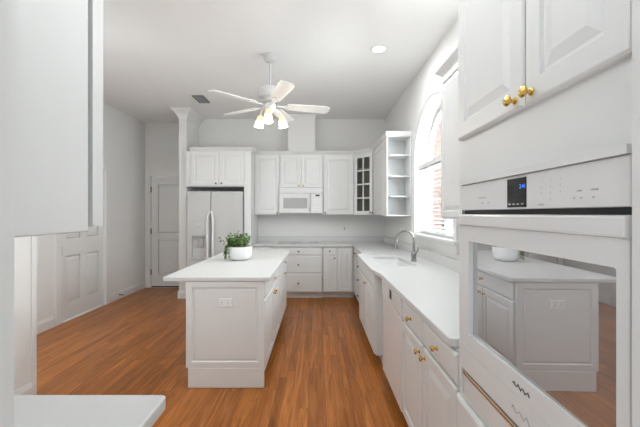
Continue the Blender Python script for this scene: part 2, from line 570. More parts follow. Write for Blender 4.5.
# kitchen back wall, wing wall beside the refrigerator, hall end wall
struct('wall_back', MB().box(-2.20, XR, YB, YB + 0.12, 0, CEIL), 'wall', 'back wall behind the range cabinets')
struct('wall_wing', MB().box(-2.33, -2.20, 5.57, YH, 0, CEIL), 'wall', 'short wing wall left of the refrigerator')
struct('wall_hall', MB().plate([(XL, 0), (-2.33, 0), (-2.33, CEIL), (XL, CEIL)], [[(-3.235, 0.0005), (-2.36, 0.0005), (-2.36, 2.15), (-3.235, 2.15)]], YH, YH + 0.12, lambda a, b, c: Vector((a, c, b))), 'wall', 'end wall of the hall')
D1 = (4.29, 5.185, 2.135)
struct('wall_left', MB().plate([(0.45, 0), (YH + 0.12, 0), (YH + 0.12, CEIL), (0.45, CEIL)],
       [[(D1[0], 0.0005), (D1[1], 0.0005), (D1[1], D1[2]), (D1[0], D1[2])], [(0.95, 0.85), (2.25, 0.85), (2.25, 2.5), (0.95, 2.5)]], XL - 0.12, XL, TX), 'wall', 'left hall wall with the panelled door')  # second hole is an unseen opening added to admit fill light
struct('wall_nook', MB().box(-2.32, -2.20, 0.57, 2.575, 0, CEIL), 'wall', 'near left wall ending at the hall opening')
struct('wall_stub', MB().box(-1.15, -1.032, 0.57, 1.085, 0, CEIL), 'wall', 'short wall behind the near left cabinets')
struct('wall_front', MB().plate([(XL, 0), (XR, 0), (XR, CEIL), (XL, CEIL)],
       [[(-0.5232, 0.0005), (0.546, 0.0005), (0.546, 2.3), (-0.5232, 2.3)], [(-2.08, 0.2), (-1.28, 0.2), (-1.28, 2.5), (-2.08, 2.5)]], 0.45, 0.56, lambda a, b, c: Vector((a, c, b))), 'wall', 'wall with the doorway the view looks through')  # second hole invented out of view to let fill light in
t = Thing('trim_1', 'white jamb lining of the near doorway', 'trim', (0, 0.5, 0), structure=True)
t.part('left_jamb', MB().box(-0.5228, -0.515, 0.44, 0.5615, 0, 2.29).box(-0.5150, -0.508, 0.44, 0.535, 0, 2.285), 'trim')
t.part('right_jamb', MB().box(0.536, 0.5456, 0.44, 0.5615, 0, 2.29), 'trim')

struct('wall_vestibule', MB().box(-1.22, -1.10, -1.6, 0.449, 0, CEIL).box(XR, XR + 0.12, -1.6, 0.449, 0, CEIL), 'wall', 'side walls of the room the view looks from')
struct('wall_rear', MB().box(-1.22, XR + 0.12, -1.72, -1.601, 0, CEIL), 'wall', 'wall behind the viewpoint')
# crown moulding on the wing wall, back wall
WC = [(0.0, CEIL - 0.15), (0.010, CEIL - 0.15), (0.016, CEIL - 0.125), (0.030, CEIL - 0.090), (0.060, CEIL - 0.050), (0.095, CEIL - 0.022), (0.108, CEIL - 0.001), (0.0, CEIL - 0.001)]
WD = [(o * 0.35, CEIL + (z - CEIL) * 0.5) for o, z in WC]
struct('trim_2', MB().sweep([(-2.3305, YH - 0.001), (-2.3305, 5.5695), (-2.1995, 5.5695), (-2.1995, YB - 0.0005)], WC, 1), 'trim', 'white cove crown moulding round the wing wall top')
struct('trim_4', MB().sweep([(-0.5155, YB - 0.001), (-0.5155, 5.8795), (-0.0345, 5.8795), (-0.0345, YB - 0.001)], WD, 1), 'trim', 'small white crown moulding round the chase top')

# baseboards
BP = [(0.0, 0.0), (0.016, 0.0), (0.016, 0.105), (0.009, 0.125), (0.007, 0.14), (0.0, 0.14)]
def baseboard(name, path, side=1, label=None):
    struct(name, MB().sweep(path, BP, side), 'trim', label or 'white baseboard')
baseboard('baseboard_left', [(XL + 0.0005, 5.30), (XL + 0.0005, YH - 0.03)], 1, 'white baseboard beyond the panelled door')
baseboard('baseboard_hall', [(XL + 0.0005, 2.0), (XL + 0.0005, 4.175)], 1, 'white baseboard before the panelled door')
baseboard('baseboard_wing', [(-2.3305, YH - 0.03), (-2.3305, 5.5695), (-2.1995, 5.5695), (-2.1995, 5.75)], 1, 'white baseboard round the wing wall foot')
baseboard('baseboard_nook', [(-2.1995, 2.535), (-2.1995, 2.205)], -1, 'white baseboard of the near left wall')
struct('trim_3', MB().box(-2.1995, -2.190, 2.537, 2.578, 0, CEIL - 0.001).box(-2.325, -2.1995, 2.5755, 2.578, 0, CEIL - 0.001), 'trim', 'white corner casing at the end of the near left wall')

# panelled pocket door in the left wall
def six_panel(T, u0, u1, v1, cols=2):
    mb = MB()
    wd = u1 - u0
    st = 0.115
    cw = (wd - 3 * st) / 2
    rows = [(0.24, 0.86), (1.10, 1.62), (1.73, v1 - 0.12)]
    us = [(u0 + st, u0 + st + cw), (u1 - st - cw, u1 - st)]
    holes = []
    for a, b in us:
        for c, d in rows:
            holes.append([(a, c), (b, c), (b, d), (a, d)])
    mb.plate([(u0, 0.012), (u1, 0.012), (u1, v1), (u0, v1)], holes, 0.0, 0.035, T)
    for a, b in us:
        for c, d in rows:
            mb.panel(T, a - 0.0001, b + 0.0001, c - 0.0001, d + 0.0001, [(0, 0.004), (0.012, 0.024), (0.02, 0.024), (0.05, 0.032)])
    return mb
t = Thing('door_1', 'white six-panel pocket door in the left wall', 'door', (XL - 0.06, (D1[0] + D1[1]) / 2, 0), structure=True)
TD = FE(XL - 0.055)
t.part('door_slab', six_panel(TD, D1[0] + 0.003, D1[1] - 0.003, D1[2] - 0.005), 'trim')
t.part('latch', MB().fbox(TD, D1[0] + 0.018, D1[0] + 0.05, 0.88, 1.0, 0.0345, 0.040), 'oldbrass')
CW = 0.10
TC = FE(XL + 0.0005)
t.part('casing', MB().rbox(TC, D1[0] - CW, D1[0], 0.0, D1[2] + 0.07, 0, 0.022, 0.006).rbox(TC, D1[1], D1[1] + CW, 0.0, D1[2] + 0.07, 0, 0.022, 0.006)
       .rbox(TC, D1[0], D1[1], D1[2] - 0.001, D1[2] + 0.07, 0, 0.02, 0.006), 'trim')
# hall end door
t = Thing('door_2', 'white flat door at the end of the hall', 'door', (-2.8, YH, 0), structure=True)
TH = FS(YH + 0.025)
mb = MB().plate([(-3.225, 0.022), (-2.365, 0.022), (-2.365, 2.142), (-3.225, 2.142)], [[(-3.10, 0.25), (-2.49, 0.25), (-2.49, 0.92), (-3.10, 0.92)], [(-3.10, 1.06), (-2.49, 1.06), (-2.49, 2.0), (-3.10, 2.0)]], -0.035, 0.0, TH)
mb.panel(TH, -3.1001, -2.4899, 0.2499, 0.9201, [(0, -0.03), (0.01, -0.005), (0.04, -0.001)]).panel(TH, -3.1001, -2.4899, 1.0599, 2.0001, [(0, -0.03), (0.01, -0.005), (0.04, -0.001)])
t.part('door_slab', mb, 'trim')
t.part('sweep', MB().fbox(TH, -3.225, -2.365, 0.001, 0.021, -0.03, 0.0), 'gap')  # dark strip painting the shaded gap under the door
TH2 = FS(YH - 0.0005)
t.part('casing', MB().rbox(TH2, -3.332, -3.235, 0, 2.22, 0, 0.02, 0.006).rbox(TH2, -3.235, -2.34, 2.15, 2.22, 0, 0.02, 0.006), 'trim')
for z in (0.30, 1.09, 1.90):
    t.part('hinge', MB().fbox(FS(YH), -3.237, -3.212, z - 0.055, z + 0.055, -0.006, 0.004), 'oldbrass')
solo('door_stop', MB().tube([(XL + 0.018, 5.54, 0.075), (XL + 0.05, 5.54, 0.07), (XL + 0.085, 5.54, 0.068)], [0.012, 0.006, 0.009]), 'pewter', 'small metal door stop on the hall baseboard', 'door stop', (XL + 0.018, 5.54, 0.06), smooth=True)

# chase above the range cabinets
struct('wall_chase', MB().box(-0.515, -0.035, 5.88, YB - 0.001, 2.532, CEIL - 0.001), 'wall', 'boxed vent chase above the microwave cabinet')

# arched window
t = Thing('window_1', 'arched white window above the sink', 'window', (XR, AY, SILL), structure=True)
t.part('casing', MB().band(arch(AR, SILL), arch(AR + 0.078, SILL), XR - 0.022, XR - 0.0005).band(arch(AR + 0.062, SILL), arch(AR + 0.08, SILL), XR - 0.03, XR - 0.022), 'trim')
t.part('window_frame', MB().band(arch(AR - 0.042, SILL + 0.05), arch(AR - 0.002, SILL + 0.05), 1.395, 1.44)
       .box(1.395, 1.44, AY - AR + 0.003, AY + AR - 0.003, SILL + 0.002, SILL + 0.05)
       .box(1.395, 1.44, AY - AR + 0.05, AY + AR - 0.05, 2.03, 2.075)
       .box(1.405, 1.43, AY - 0.014, AY + 0.014, SILL + 0.05, AZ + AR - 0.05)
       .box(1.405, 1.43, AY - AR + 0.05, AY + AR - 0.05, 1.60, 1.622), 'trim')
t.part('pane', MB().plate(arch(AR - 0.06, SILL + 0.055), [], 1.415, 1.419, TX), 'glass')
t.part('sill', MB().box(XR - 0.06, 1.395, AY - AR - 0.12, AY + AR + 0.12, SILL - 0.03, SILL - 0.0005).box(XR - 0.025, XR - 0.0005, AY - AR - 0.08, AY + AR + 0.08, SILL - 0.12, SILL - 0.0305), 'trim')
# venetian blind in the lower sash
t = Thing('venetian_blind', 'white slatted venetian blind lowered in the arched window', 'blind', (1.33, AY, SILL + 0.01))
mb = MB()
nsl = 17
for i in range(nsl):
    z = SILL + 0.045 + i * (0.745 / (nsl - 1))
    mb.prism([(1.308, z - 0.004), (1.356, z + 0.004), (1.356, z + 0.007), (1.308, z - 0.001)], AY - 0.575, AY + 0.575, lambda a, b, c: Vector((a, c, b)))
t.part('slats', mb, 'blind')
t.part('headrail', MB().box(1.288, 1.362, AY - 0.585, AY + 0.585, 1.99, 2.04), 'trim')
t.part('bottom_rail', MB().box(1.308, 1.356, AY - 0.575, AY + 0.575, SILL + 0.004, SILL + 0.026), 'blind')
t.part('cord', MB().tube([(1.30, AY + 0.50, 1.985), (1.30, AY + 0.50, 1.45)], 0.002, 6).lathe([(0.004, 1.41), (0.008, 1.43), (0.004, 1.455)], ID, 8, (1.30, AY + 0.50)), 'greymark')

# outside the window
struct('brick_wall', MB().box(XR + 0.21, 2.26, 6.0, 6.5, -0.3, 4.5), 'brick', 'red brick return wall outside the window')
struct('ground', MB().box(XR + 0.205, 14, 0, 20, -0.4, -0.3), 'grass', 'lawn outside the window')
def leaf_cloud(mb, n, centre, rad, size):
    for i in range(n):
        while True:
            p = Vector((random.uniform(-1, 1), random.uniform(-1, 1), random.uniform(-1, 1)))
            if p.length < 1: break
        c = Vector(centre) + Vector((p.x * rad[0], p.y * rad[1], p.z * rad[2]))
        leaf(mb, c, Vector((random.uniform(-1, 1), random.uniform(-1, 1), random.uniform(-0.6, 1))).normalized(), size * random.uniform(0.7, 1.3))
def leaf(mb, c, d, L, width=0.62):
    a = Vector((0, 0, 1)) if abs(d.z) < 0.9 else Vector((1, 0, 0))
    sd = d.cross(a).normalized()
    sd = (Matrix.Rotation(random.uniform(-1.2, 1.2), 3, d) @ sd)
    nm = sd.cross(d)
    wv = L * width * 0.5
    P = [c, c + d * L * 0.35 + sd * wv + nm * wv * 0.35, c + d * L - nm * L * 0.12, c + d * L * 0.35 - sd * wv + nm * wv * 0.35]
    mid = c + d * L * 0.45
    v = [mb.bm.verts.new(p) for p in P + [mid]]
    for f in ((0, 1, 4), (1, 2, 4), (2, 3, 4), (3, 0, 4)):
        mb.bm.faces.new([v[i] for i in f])
for i, (x, y, z, lab) in enumerate(((2.95, 7.1, 0.75, 'green leafy shrub outside just right of the brick wall'), (4.2, 8.4, 0.65, 'green leafy shrub outside farther right of the brick wall'))):
    t = Thing('shrub', lab, 'shrub', (x, y, -0.3))
    mb = MB(); leaf_cloud(mb, 420, (x, y, z), (0.42, 0.35, 0.8), 0.14)
    t.part('foliage', mb, 'bush', recalc=False)
    t.part('trunk', MB().tube([(x, y, -0.3), (x + 0.03, y, 0.2), (x, y, 0.8)], [0.03, 0.025, 0.012]), 'stem')
t = Thing('garden_fence', 'pale board fence outside behind the shrubs', 'fence', (5.0, 9.5, -0.3))
mb = MB()
for i in range(30):
    mb.box(2.6 + i * 0.2, 2.79 + i * 0.2, 9.5, 9.53, -0.3, 1.25)
t.part('boards', mb, 'fence')
t.part('rail', MB().box(2.6, 8.6, 9.535, 9.58, 0.1, 0.2).box(2.6, 8.6, 9.535, 9.58, 0.9, 1.0), 'fence')

# ------------------------------------------------------------------ refrigerator wall
TBK = YB - 0.002
# cabinet over the refrigerator, with the tall right end panel
TF = FS(5.50)
t = cabinet('wall_cabinet', 'two-door white cabinet above the refrigerator', 'cabinet', TF, -2.115, -1.10, 1.885, 2.475, 0.64,
        [('door', -2.095, -1.642, 1.90, 2.455, (-1.675, 1.935)), ('door', -1.612, -1.205, 1.90, 2.455, (-1.580, 1.935))],
        crown=[(-2.115, 5.50), (-1.10, 5.50), (-1.10, 5.76)], knobm='pewter')
t.part('end_panel', MB().box(-1.212, -1.101, 5.49, YB - 0.002, 0.0, 1.884), 'cab')
t.part('filler', MB().box(-2.195, -2.116, 5.51, 5.53, 1.885, 2.475), 'cab')

# refrigerator
t = Thing('refrigerator', 'white side-by-side refrigerator with ice dispenser', 'refrigerator', (-1.69, 5.75, 0))
FX0, FX1, FSP = -2.138, -1.225, -1.748
t.part('body', MB().box(FX0 + 0.005, FX1 - 0.005, 5.50, 6.10, 0.02, 1.80), 'fridge')
t.part('kick_grille', MB().box(FX0 + 0.01, FX1 - 0.01, 5.46, 5.4995, 0.02, 0.10), 'appgrey')
TFR = FS(5.4985)
mb = MB().plate([(FX0, 0.11), (FSP - 0.004, 0.11), (FSP - 0.004, 1.80), (FX0, 1.80)], [[(-2.075, 0.70), (-1.83, 0.70), (-1.83, 1.20), (-2.075, 1.20)]], 0.0, 0.07, TFR)
d1 = t.part('freezer_door', mb, 'fridge')
d2 = t.part('refrigerator_door', MB().rbox(TFR, FSP + 0.004, FX1, 0.11, 1.80, 0, 0.07, 0.012), 'fridge')
disp = t.part('dispenser', MB().fbox(TFR, -2.074, -1.831, 0.701, 0.72, 0.003, 0.069).fbox(TFR, -2.074, -1.831, 0.72, 1.199, 0.003, 0.034)
       .fbox(TFR, -2.074, -2.06, 0.72, 1.199, 0.012, 0.069).fbox(TFR, -1.845, -1.831, 0.72, 1.199, 0.012, 0.069).fbox(TFR, -2.06, -1.845, 1.06, 1.199, 0.012, 0.066), 'fridge', d1)
t.part('control_strip', MB().rbox(TFR, -2.085, -1.82, 1.075, 1.30, 0.0702, 0.077, 0.004), 'fridge', d1)
t.part('lever', MB().rbox(TFR, -2.03, -1.965, 0.88, 1.015, 0.0345, 0.055, 0.008).rbox(TFR, -1.94, -1.875, 0.88, 1.015, 0.0345, 0.055, 0.008), 'appgrey', d1)
t.part('recess', MB().fbox(TFR, -2.055, -1.85, 1.02, 1.059, 0.0345, 0.060), 'greymark', d1)
t.part('drip_tray', MB().rbox(TFR, -2.085, -1.82, 0.675, 0.705, 0.0702, 0.085, 0.004), 'appgrey', d1)
t.part('badge', MB().fbox(TFR, -2.0, -1.90, 1.205, 1.217, 0.0772, 0.0778), 'print', d1)
t.part('badge', MB().fbox(TFR, -1.40, -1.33, 1.745, 1.757, 0.0702, 0.0708), 'print', d2)
for sx, dd in ((-1, d1), (1, d2)):
    xh = FSP + sx * 0.045
    t.part('handle', MB().tube([TFR(FSP + sx * 0.012, 1.47, 0.085), TFR(xh - sx * 0.012, 1.42, 0.1), TFR(xh, 1.36, 0.105), TFR(xh, 0.95, 0.105), TFR(xh, 0.66, 0.105), TFR(xh - sx * 0.012, 0.60, 0.1), TFR(FSP + sx * 0.012, 0.56, 0.085)], 0.021, 10)
           .fbox(TFR, xh - 0.012, xh + 0.012, 1.30, 1.34, 0.0702, 0.1).fbox(TFR, xh - 0.012, xh + 0.012, 0.68, 0.72, 0.0702, 0.1), 'app', dd, True)

# ------------------------------------------------------------------ back wall upper cabinets
TU = FS(5.83)
UD = 5.83
DEP = YB - 0.003 - UD
cabinet('wall_cabinet', 'tall single-door white upper cabinet left of the microwave', 'cabinet', TU, -1.099, -0.662, 1.41, 2.475, DEP,
        [('door', -1.096, -0.672, 1.42, 2.455, (-0.70, 1.445))], crown=[(-1.099, UD), (-0.662, UD)], knobm='pewter')
cabinet('wall_cabinet', 'short two-door white cabinet above the microwave', 'cabinet', TU, -0.661, 0.106, 1.885, 2.475, DEP,
        [('door', -0.650, -0.282, 1.895, 2.455, (-0.315, 1.92)), ('door', -0.274, 0.096, 1.895, 2.455, (-0.24, 1.92))], crown=[(-0.661, UD), (0.106, UD)], rail=0.05)
cabinet('wall_cabinet', 'wide single-door white upper cabinet right of the microwave', 'cabinet', TU, 0.107, 0.655, 1.41, 2.475, DEP,
        [('door', 0.118, 0.642, 1.42, 2.455, (0.145, 1.445))], crown=[(0.107, UD), (0.665, UD)], knobm='pewter', rail=0.065)

# microwave
t = Thing('microwave', 'white over-the-range microwave under the short cabinet', 'microwave', (-0.278, 5.93, 1.432))
TM = FS(5.78)
t.part('body', MB().fbox(TM, -0.655, 0.100, 1.432, 1.878, -0.36, 0.0), 'app')
t.part('vent_grille', MB().rbox(TM, -0.655, 0.100, 1.79, 1.878, 0.0005, 0.035, 0.008).fbox(TM, -0.58, 0.06, 1.815, 1.819, 0.0352, 0.037).fbox(TM, -0.58, 0.06, 1.830, 1.834, 0.0352, 0.037).fbox(TM, -0.58, 0.06, 1.845, 1.849, 0.0352, 0.037), 'app')
dr = t.part('door', MB().rbox(TM, -0.655, -0.118, 1.445, 1.785, 0.0005, 0.04, 0.01), 'app')
t.part('window', MB().rbox(TM, -0.585, -0.170, 1.525, 1.705, 0.0402, 0.042, 0.001), 'mwglass', dr)
t.part('handle', MB().tube([TM(-0.128, 1.745, 0.04), TM(-0.128, 1.72, 0.065), TM(-0.128, 1.50, 0.065), TM(-0.128, 1.475, 0.04)], 0.012, 8), 'app', dr, True)
cp = t.part('control_panel', MB().rbox(TM, -0.112, 0.100, 1.445, 1.785, 0.0005, 0.036, 0.008), 'app')
t.part('display', MB().fbox(TM, -0.025, 0.045, 1.735, 1.765, 0.0362, 0.0372), 'dark', cp)
mb = MB()
for r in range(5):
    for c in range(3):
        mb.fbox(TM, -0.06 + c * 0.045, -0.03 + c * 0.045, 1.49 + r * 0.043, 1.515 + r * 0.043, 0.0362, 0.0368)
t.part('keypad', mb, 'plate', cp)
t.part('bottom_grille', MB().fbox(TM, -0.64, 0.085, 1.4335, 1.444, 0.0, 0.03), 'appgrey')

# diagonal corner cabinet with glass door
P0 = Vector((0.664, 5.822)); P1 = Vector((0.945, 5.535))
dl = (P1 - P0).length
TG = FD(P0.x, P0.y, P1.x - P0.x, P1.y - P0.y)
t = Thing('corner_cabinet', 'white diagonal corner cabinet with glass-paned door', 'cabinet', (0.99, 5.88, 1.41))
pent = [(0.660, 5.828), (0.952, 5.532), (XR - 0.003, 5.532), (XR - 0.003, YB - 0.003), (0.660, YB - 0.003)]
mb = MB().prism(pent, 1.41, 1.428).prism(pent, 2.455, 2.475)
mb.box(0.660, 0.676, 5.845, YB - 0.003, 1.428, 2.455).box(0.965, XR - 0.003, 5.532, 5.548, 1.428, 2.455)
t.part('carcass', mb, 'cab')
t.part('interior', MB().box(0.677, XR - 0.004, YB - 0.012, YB - 0.004, 1.429, 2.454).box(XR - 0.012, XR - 0.004, 5.55, YB - 0.013, 1.429, 2.454), 'inside')
sh = [(0.69, 5.86), (0.96, 5.585), (XR - 0.014, 5.585), (XR - 0.014, YB - 0.014), (0.69, YB - 0.014)]
for z in (1.69, 1.95, 2.21):
    t.part('shelf', MB().prism(sh, z, z + 0.018), 'inside')
fw = 0.058
u0, u1, v0, v1 = 0.006, dl - 0.006, 1.42, 2.455
gu = (u0 + fw, u1 - fw); gv = (v0 + fw, v1 - fw)
nu, nv, mw = 2, 4, 0.02
holes = []
cu_ = (gu[1] - gu[0] - mw * (nu - 1)) / nu; cv_ = (gv[1] - gv[0] - mw * (nv - 1)) / nv
for i in range(nu):
    for j in range(nv):
        a = gu[0] + i * (cu_ + mw); b = gv[0] + j * (cv_ + mw)
        holes.append([(a, b), (a + cu_, b), (a + cu_, b + cv_), (a, b + cv_)])
dr = t.part('door', MB().plate([(u0, v0), (u1, v0), (u1, v1), (u0, v1)], holes, 0.0005, 0.02, TG), 'cab')
t.part('pane', MB().fbox(TG, gu[0] - 0.01, gu[1] + 0.01, gv[0] - 0.01, gv[1] + 0.01, 0.006, 0.009), 'cabglass', dr)
t.part('knob', knob_mesh(TG, u1 - 0.03, v0 + 0.03, 0.02), 'pewter', dr, True)
t.part('crown_moulding', MB().sweep([(0.664, 5.824), (0.948, 5.536)], crown_prof(2.469), 1), 'cab')

# right wall: door cabinet + open end shelves
TR = FW(0.96)
cabinet('wall_cabinet', 'single-door white upper cabinet between glass corner cabinet and open shelves', 'cabinet', TR, 4.69, 5.528, 1.41, 2.475, XR - 0.003 - 0.96,
        [('door', 4.70, 5.515, 1.42, 2.455, (5.48, 1.445))], crown=[(0.96, 5.528), (0.96, 4.69)], knobm='pewter')
t = Thing('open_shelf_unit', 'open white end shelf unit beside the arched window', 'shelf', (1.10, 4.54, 1.40))
t.part('back_panel', MB().box(0.940, XR - 0.003, 4.672, 4.689, 1.40, 2.475), 'cab')
t.part('side_panel', MB().box(0.930, 0.946, 4.40, 4.671, 1.40, 2.475), 'cab')
t.part('side_panel', MB().box(XR - 0.018, XR - 0.003, 4.40, 4.671, 1.40, 2.475), 'cab')
shp = [(0.947, 4.671), (0.947, 4.50), (0.99, 4.412), (XR - 0.019, 4.412), (XR - 0.019, 4.671)]
for z in (1.655, 1.925, 2.205):
    t.part('shelf', MB().prism(shp, z, z + 0.018), 'cab')
t.part('bottom', MB().box(0.947, XR - 0.019, 4.40, 4.671, 1.40, 1.418), 'cab')
t.part('top', MB().box(0.947, XR - 0.019, 4.40, 4.671, 2.46, 2.475), 'cab')
t.part('crown_moulding', MB().sweep([(0.930, 4.689), (0.930, 4.40), (XR - 0.003, 4.40)], crown_prof(2.469), -1), 'cab')

# upper cabinet between window and oven tower
cabinet('wall_cabinet', 'white upper cabinet between the arched window and oven tower', 'cabinet', TR, 1.330, 2.52, 1.395, 2.475, XR - 0.003 - 0.96,
        [('door', 1.93, 2.51, 1.405, 2.455), ('door', 1.34, 1.922, 1.405, 2.455)], crown=[(0.96, 1.330), (0.96, 2.52), (XR - 0.003, 2.52)], side=-1, rail=0.045)

# ------------------------------------------------------------------ base cabinets, back wall
ZB0, ZB1 = 0.10, 0.875
cabinet('base_cabinet', 'white base cabinet between the refrigerator and cooktop drawers', 'cabinet', FS(5.61), -1.098, -0.702, ZB0, ZB1, 0.53,
        [('drawer', -1.09, -0.71, 0.735, 0.862, (-0.90, 0.80)), ('door', -1.09, -0.71, 0.11, 0.722, (-0.75, 0.67))], toe=True, knobm='pewter')
cabinet('base_cabinet', 'white three-drawer cabinet under the cooktop', 'cabinet', FS(5.56), -0.70, 0.090, ZB0, ZB1, 0.57,
        [('drawer', -0.69, 0.080, 0.735, 0.862, (-0.31, 0.80)), ('drawer', -0.69, 0.080, 0.432, 0.722, (-0.31, 0.577)), ('drawer', -0.69, 0.080, 0.112, 0.420, (-0.31, 0.266))], toe=True, knobm='pewter')
cabinet('base_cabinet', 'narrow white base cabinet with one drawer right of the cooktop drawers', 'cabinet', FS(5.59), 0.093, 0.335, ZB0, ZB1, 0.54,
        [('drawer', 0.105, 0.325, 0.735, 0.862, (0.215, 0.80)), ('door', 0.105, 0.325, 0.112, 0.722, (0.295, 0.68))], toe=True, knobm='oldbrass')
cabinet('base_cabinet', 'white corner base cabinet with one full-height door', 'cabinet', FS(5.59), 0.336, 0.632, ZB0, ZB1, 0.54,
        [('door', 0.346, 0.60, 0.112, 0.862)], toe=True)

# base cabinets, right wall
def XD(face): return XR - 0.004 - face
cabinet('base_cabinet', 'narrow white drawer cabinet in the far right corner', 'cabinet', FW(0.635), 5.03, 5.56, ZB0, ZB1, XD(0.635),
        [('drawer', 5.04, 5.45, 0.735, 0.862, (5.24, 0.80)), ('door', 5.04, 5.45, 0.112, 0.722)], toe=True, knobm='pewter')
cabinet('base_cabinet', 'white stack of four drawers just beyond the sink cabinet', 'cabinet', FW(0.635), 4.36, 5.028, ZB0, ZB1, XD(0.635),
        [('drawer', 4.37, 5.018, 0.735, 0.862, (4.87, 0.80)), ('drawer', 4.37, 5.018, 0.545, 0.722, (4.87, 0.65)), ('drawer', 4.37, 5.018, 0.335, 0.532, (4.87, 0.453)), ('drawer', 4.37, 5.018, 0.112, 0.322, (4.87, 0.22))], toe=True, knobm='pewter')
TS = FW(0.555)
cb = MB().fbox(TS, 3.10, 3.118, ZB0, ZB1, -XD(0.555), 0).fbox(TS, 4.182, 4.20, ZB0, ZB1, -XD(0.555), 0).fbox(TS, 3.119, 4.181, ZB0, 0.118, -XD(0.555), 0) \
    .fbox(TS, 3.119, 4.181, 0.119, ZB1, -0.018, 0).fbox(TS, 3.119, 4.181, 0.119, ZB1, -XD(0.555), -XD(0.555) + 0.01)
cabinet('base_cabinet', 'white sink base cabinet stepping forward from the run', 'cabinet', TS, 3.10, 4.20, ZB0, ZB1, XD(0.555),
        [('drawer', 3.11, 4.19, 0.735, 0.862), ('door', 3.11, 3.645, 0.112, 0.722, (3.60, 0.68)), ('door', 3.653, 4.19, 0.112, 0.722)], toe=True, body=cb)
t = Thing('filler_panel', 'recessed white fluted filler between dishwasher and sink cabinet', 'panel', (0.9, 2.96, 0))
t.part('panel', MB().fbox(FW(0.64), 2.832, 3.098, 0.0, ZB1, -0.55, 0), 'cab')
t.part('pilaster', MB().rbox(FW(0.64), 2.93, 2.965, 0.0, ZB1, 0.0005, 0.015, 0.004).rbox(FW(0.64), 2.985, 3.02, 0.0, ZB1, 0.0005, 0.015, 0.004), 'cab')
t = Thing('filler_panel', 'white filler between sink cabinet and the drawer stack', 'panel', (0.9, 4.28, 0))
t.part('panel', MB().fbox(FW(0.62), 4.203, 4.357, 0.0, ZB1, -0.55, 0), 'cab')

# dishwasher
t = Thing('dishwasher', 'white dishwasher with black latch under the counter', 'dishwasher', (0.9, 2.515, 0))
TW = FW(0.585)
t.part('body', MB().fbox(TW, 2.208, 2.826, 0.10, 0.872, -0.60, 0.0), 'app')
t.part('toe_panel', MB().fbox(TW, 2.208, 2.826, 0.0, 0.099, -0.60, -0.06), 'app')
t.part('door', MB().rbox(TW, 2.208, 2.826, 0.105, 0.735, 0.0005, 0.022, 0.006), 'app')
cp = t.part('control_panel', MB().rbox(TW, 2.208, 2.826, 0.745, 0.870, 0.0005, 0.028, 0.008), 'app')
t.part('latch', MB().fbox(TW, 2.47, 2.53, 0.79, 0.855, 0.0282, 0.031), 'dark', cp)

# drawer and door cabinet beside the oven tower
cabinet('base_cabinet', 'white two-drawer two-door base cabinet beside the oven tower', 'cabinet', FW(0.585), 1.330, 2.205, ZB0, ZB1, XD(0.585),
        [('drawer', 1.340, 1.765, 0.735, 0.862, (1.552, 0.80)), ('drawer', 1.777, 2.195, 0.735, 0.862, (1.986, 0.80)),
         ('door', 1.340, 1.765, 0.112, 0.722, (1.728, 0.675)), ('door', 1.777, 2.195, 0.112, 0.722, (1.814, 0.675))], toe=True)

# ------------------------------------------------------------------ worktop, sink, tap, cooktop
SX0, SX1, SY0, SY1 = 0.655, 1.00, 3.26, 4.06
def rrect(x0, x1, y0, y1, r, n=5):
    out = []
    for cx, cy, a0 in ((x1 - r, y1 - r, 0), (x0 + r, y1 - r, 90), (x0 + r, y0 + r, 180), (x1 - r, y0 + r, 270)):
        for i in range(n + 1):
            a = math.radians(a0 + 90 * i / n)
            out.append((cx + r * math.cos(a), cy + r * math.sin(a)))
    return out
outline = [(XR - 0.002, 1.329), (XR - 0.002, YB - 0.002), (-1.096, YB - 0.002), (-1.096, 5.572), (-0.725, 5.572), (-0.705, 5.515), (0.100, 5.515), (0.125, 5.545),
           (0.598, 5.545), (0.598, 4.40), (0.575, 4.33), (0.512, 4.20), (0.510, 3.12), (0.520, 3.05), (0.552, 2.86), (0.552, 1.40), (0.558, 1.382), (0.576, 1.372), (0.80, 1.372), (0.80, 1.329)]
def slab_mesh(outl, holes, z0, z1, b=0.006):
    mb = MB().plate(outl, holes, z0, z1)
    bmesh.ops.recalc_face_normals(mb.bm, faces=mb.bm.faces)
    es = [e for e in mb.bm.edges if len(e.link_faces) == 2 and abs(e.verts[0].co.z - e.verts[1].co.z) < 1e-6 and e.calc_face_angle(0) > 1.2]
    bmesh.ops.bevel(mb.bm, geom=es, offset=b, segments=2, affect='EDGES', profile=0.5)
    return mb
t = Thing('countertop', 'L-shaped white countertop along the right and back walls', 'countertop', (0.9, 3.7, 0.8765))
t.part('slab', slab_mesh(outline, [rrect(SX0, SX1, SY0, SY1, 0.05)], 0.8765, 0.914), 'counter')
t.part('backsplash', MB().box(XR - 0.022, XR - 0.002, 1.33, YB - 0.024, 0.9145, 1.02).box(-1.095, XR - 0.002, YB - 0.022, YB - 0.002, 0.9145, 1.02), 'counter')
# sink
t = Thing('sink', 'white undermount sink basin set into the countertop', 'sink', ((SX0 + SX1) / 2, (SY0 + SY1) / 2, 0.70))
mb = MB()
lo = rrect(SX0 + 0.03, SX1 - 0.03, SY0 + 0.03, SY1 - 0.03, 0.05)
hi = rrect(SX0 - 0.003, SX1 + 0.003, SY0 - 0.003, SY1 + 0.003, 0.052)
ho = rrect(SX0 - 0.02, SX1 + 0.02, SY0 - 0.02, SY1 + 0.02, 0.06)
lo2 = rrect(SX0 + 0.015, SX1 - 0.015, SY0 + 0.015, SY1 - 0.015, 0.06)
rings = [(lo, 0.712), (hi, 0.8755), (ho, 0.8755), (ho, 0.868), (lo2, 0.70)]
R = [[mb.bm.verts.new((x, y, z)) for x, y in loop] for loop, z in rings]
n = len(lo)
for a, b in zip(R, R[1:]):
    for i in range(n):
        mb.bm.faces.new((a[i], a[(i + 1) % n], b[(i + 1) % n], b[i]))
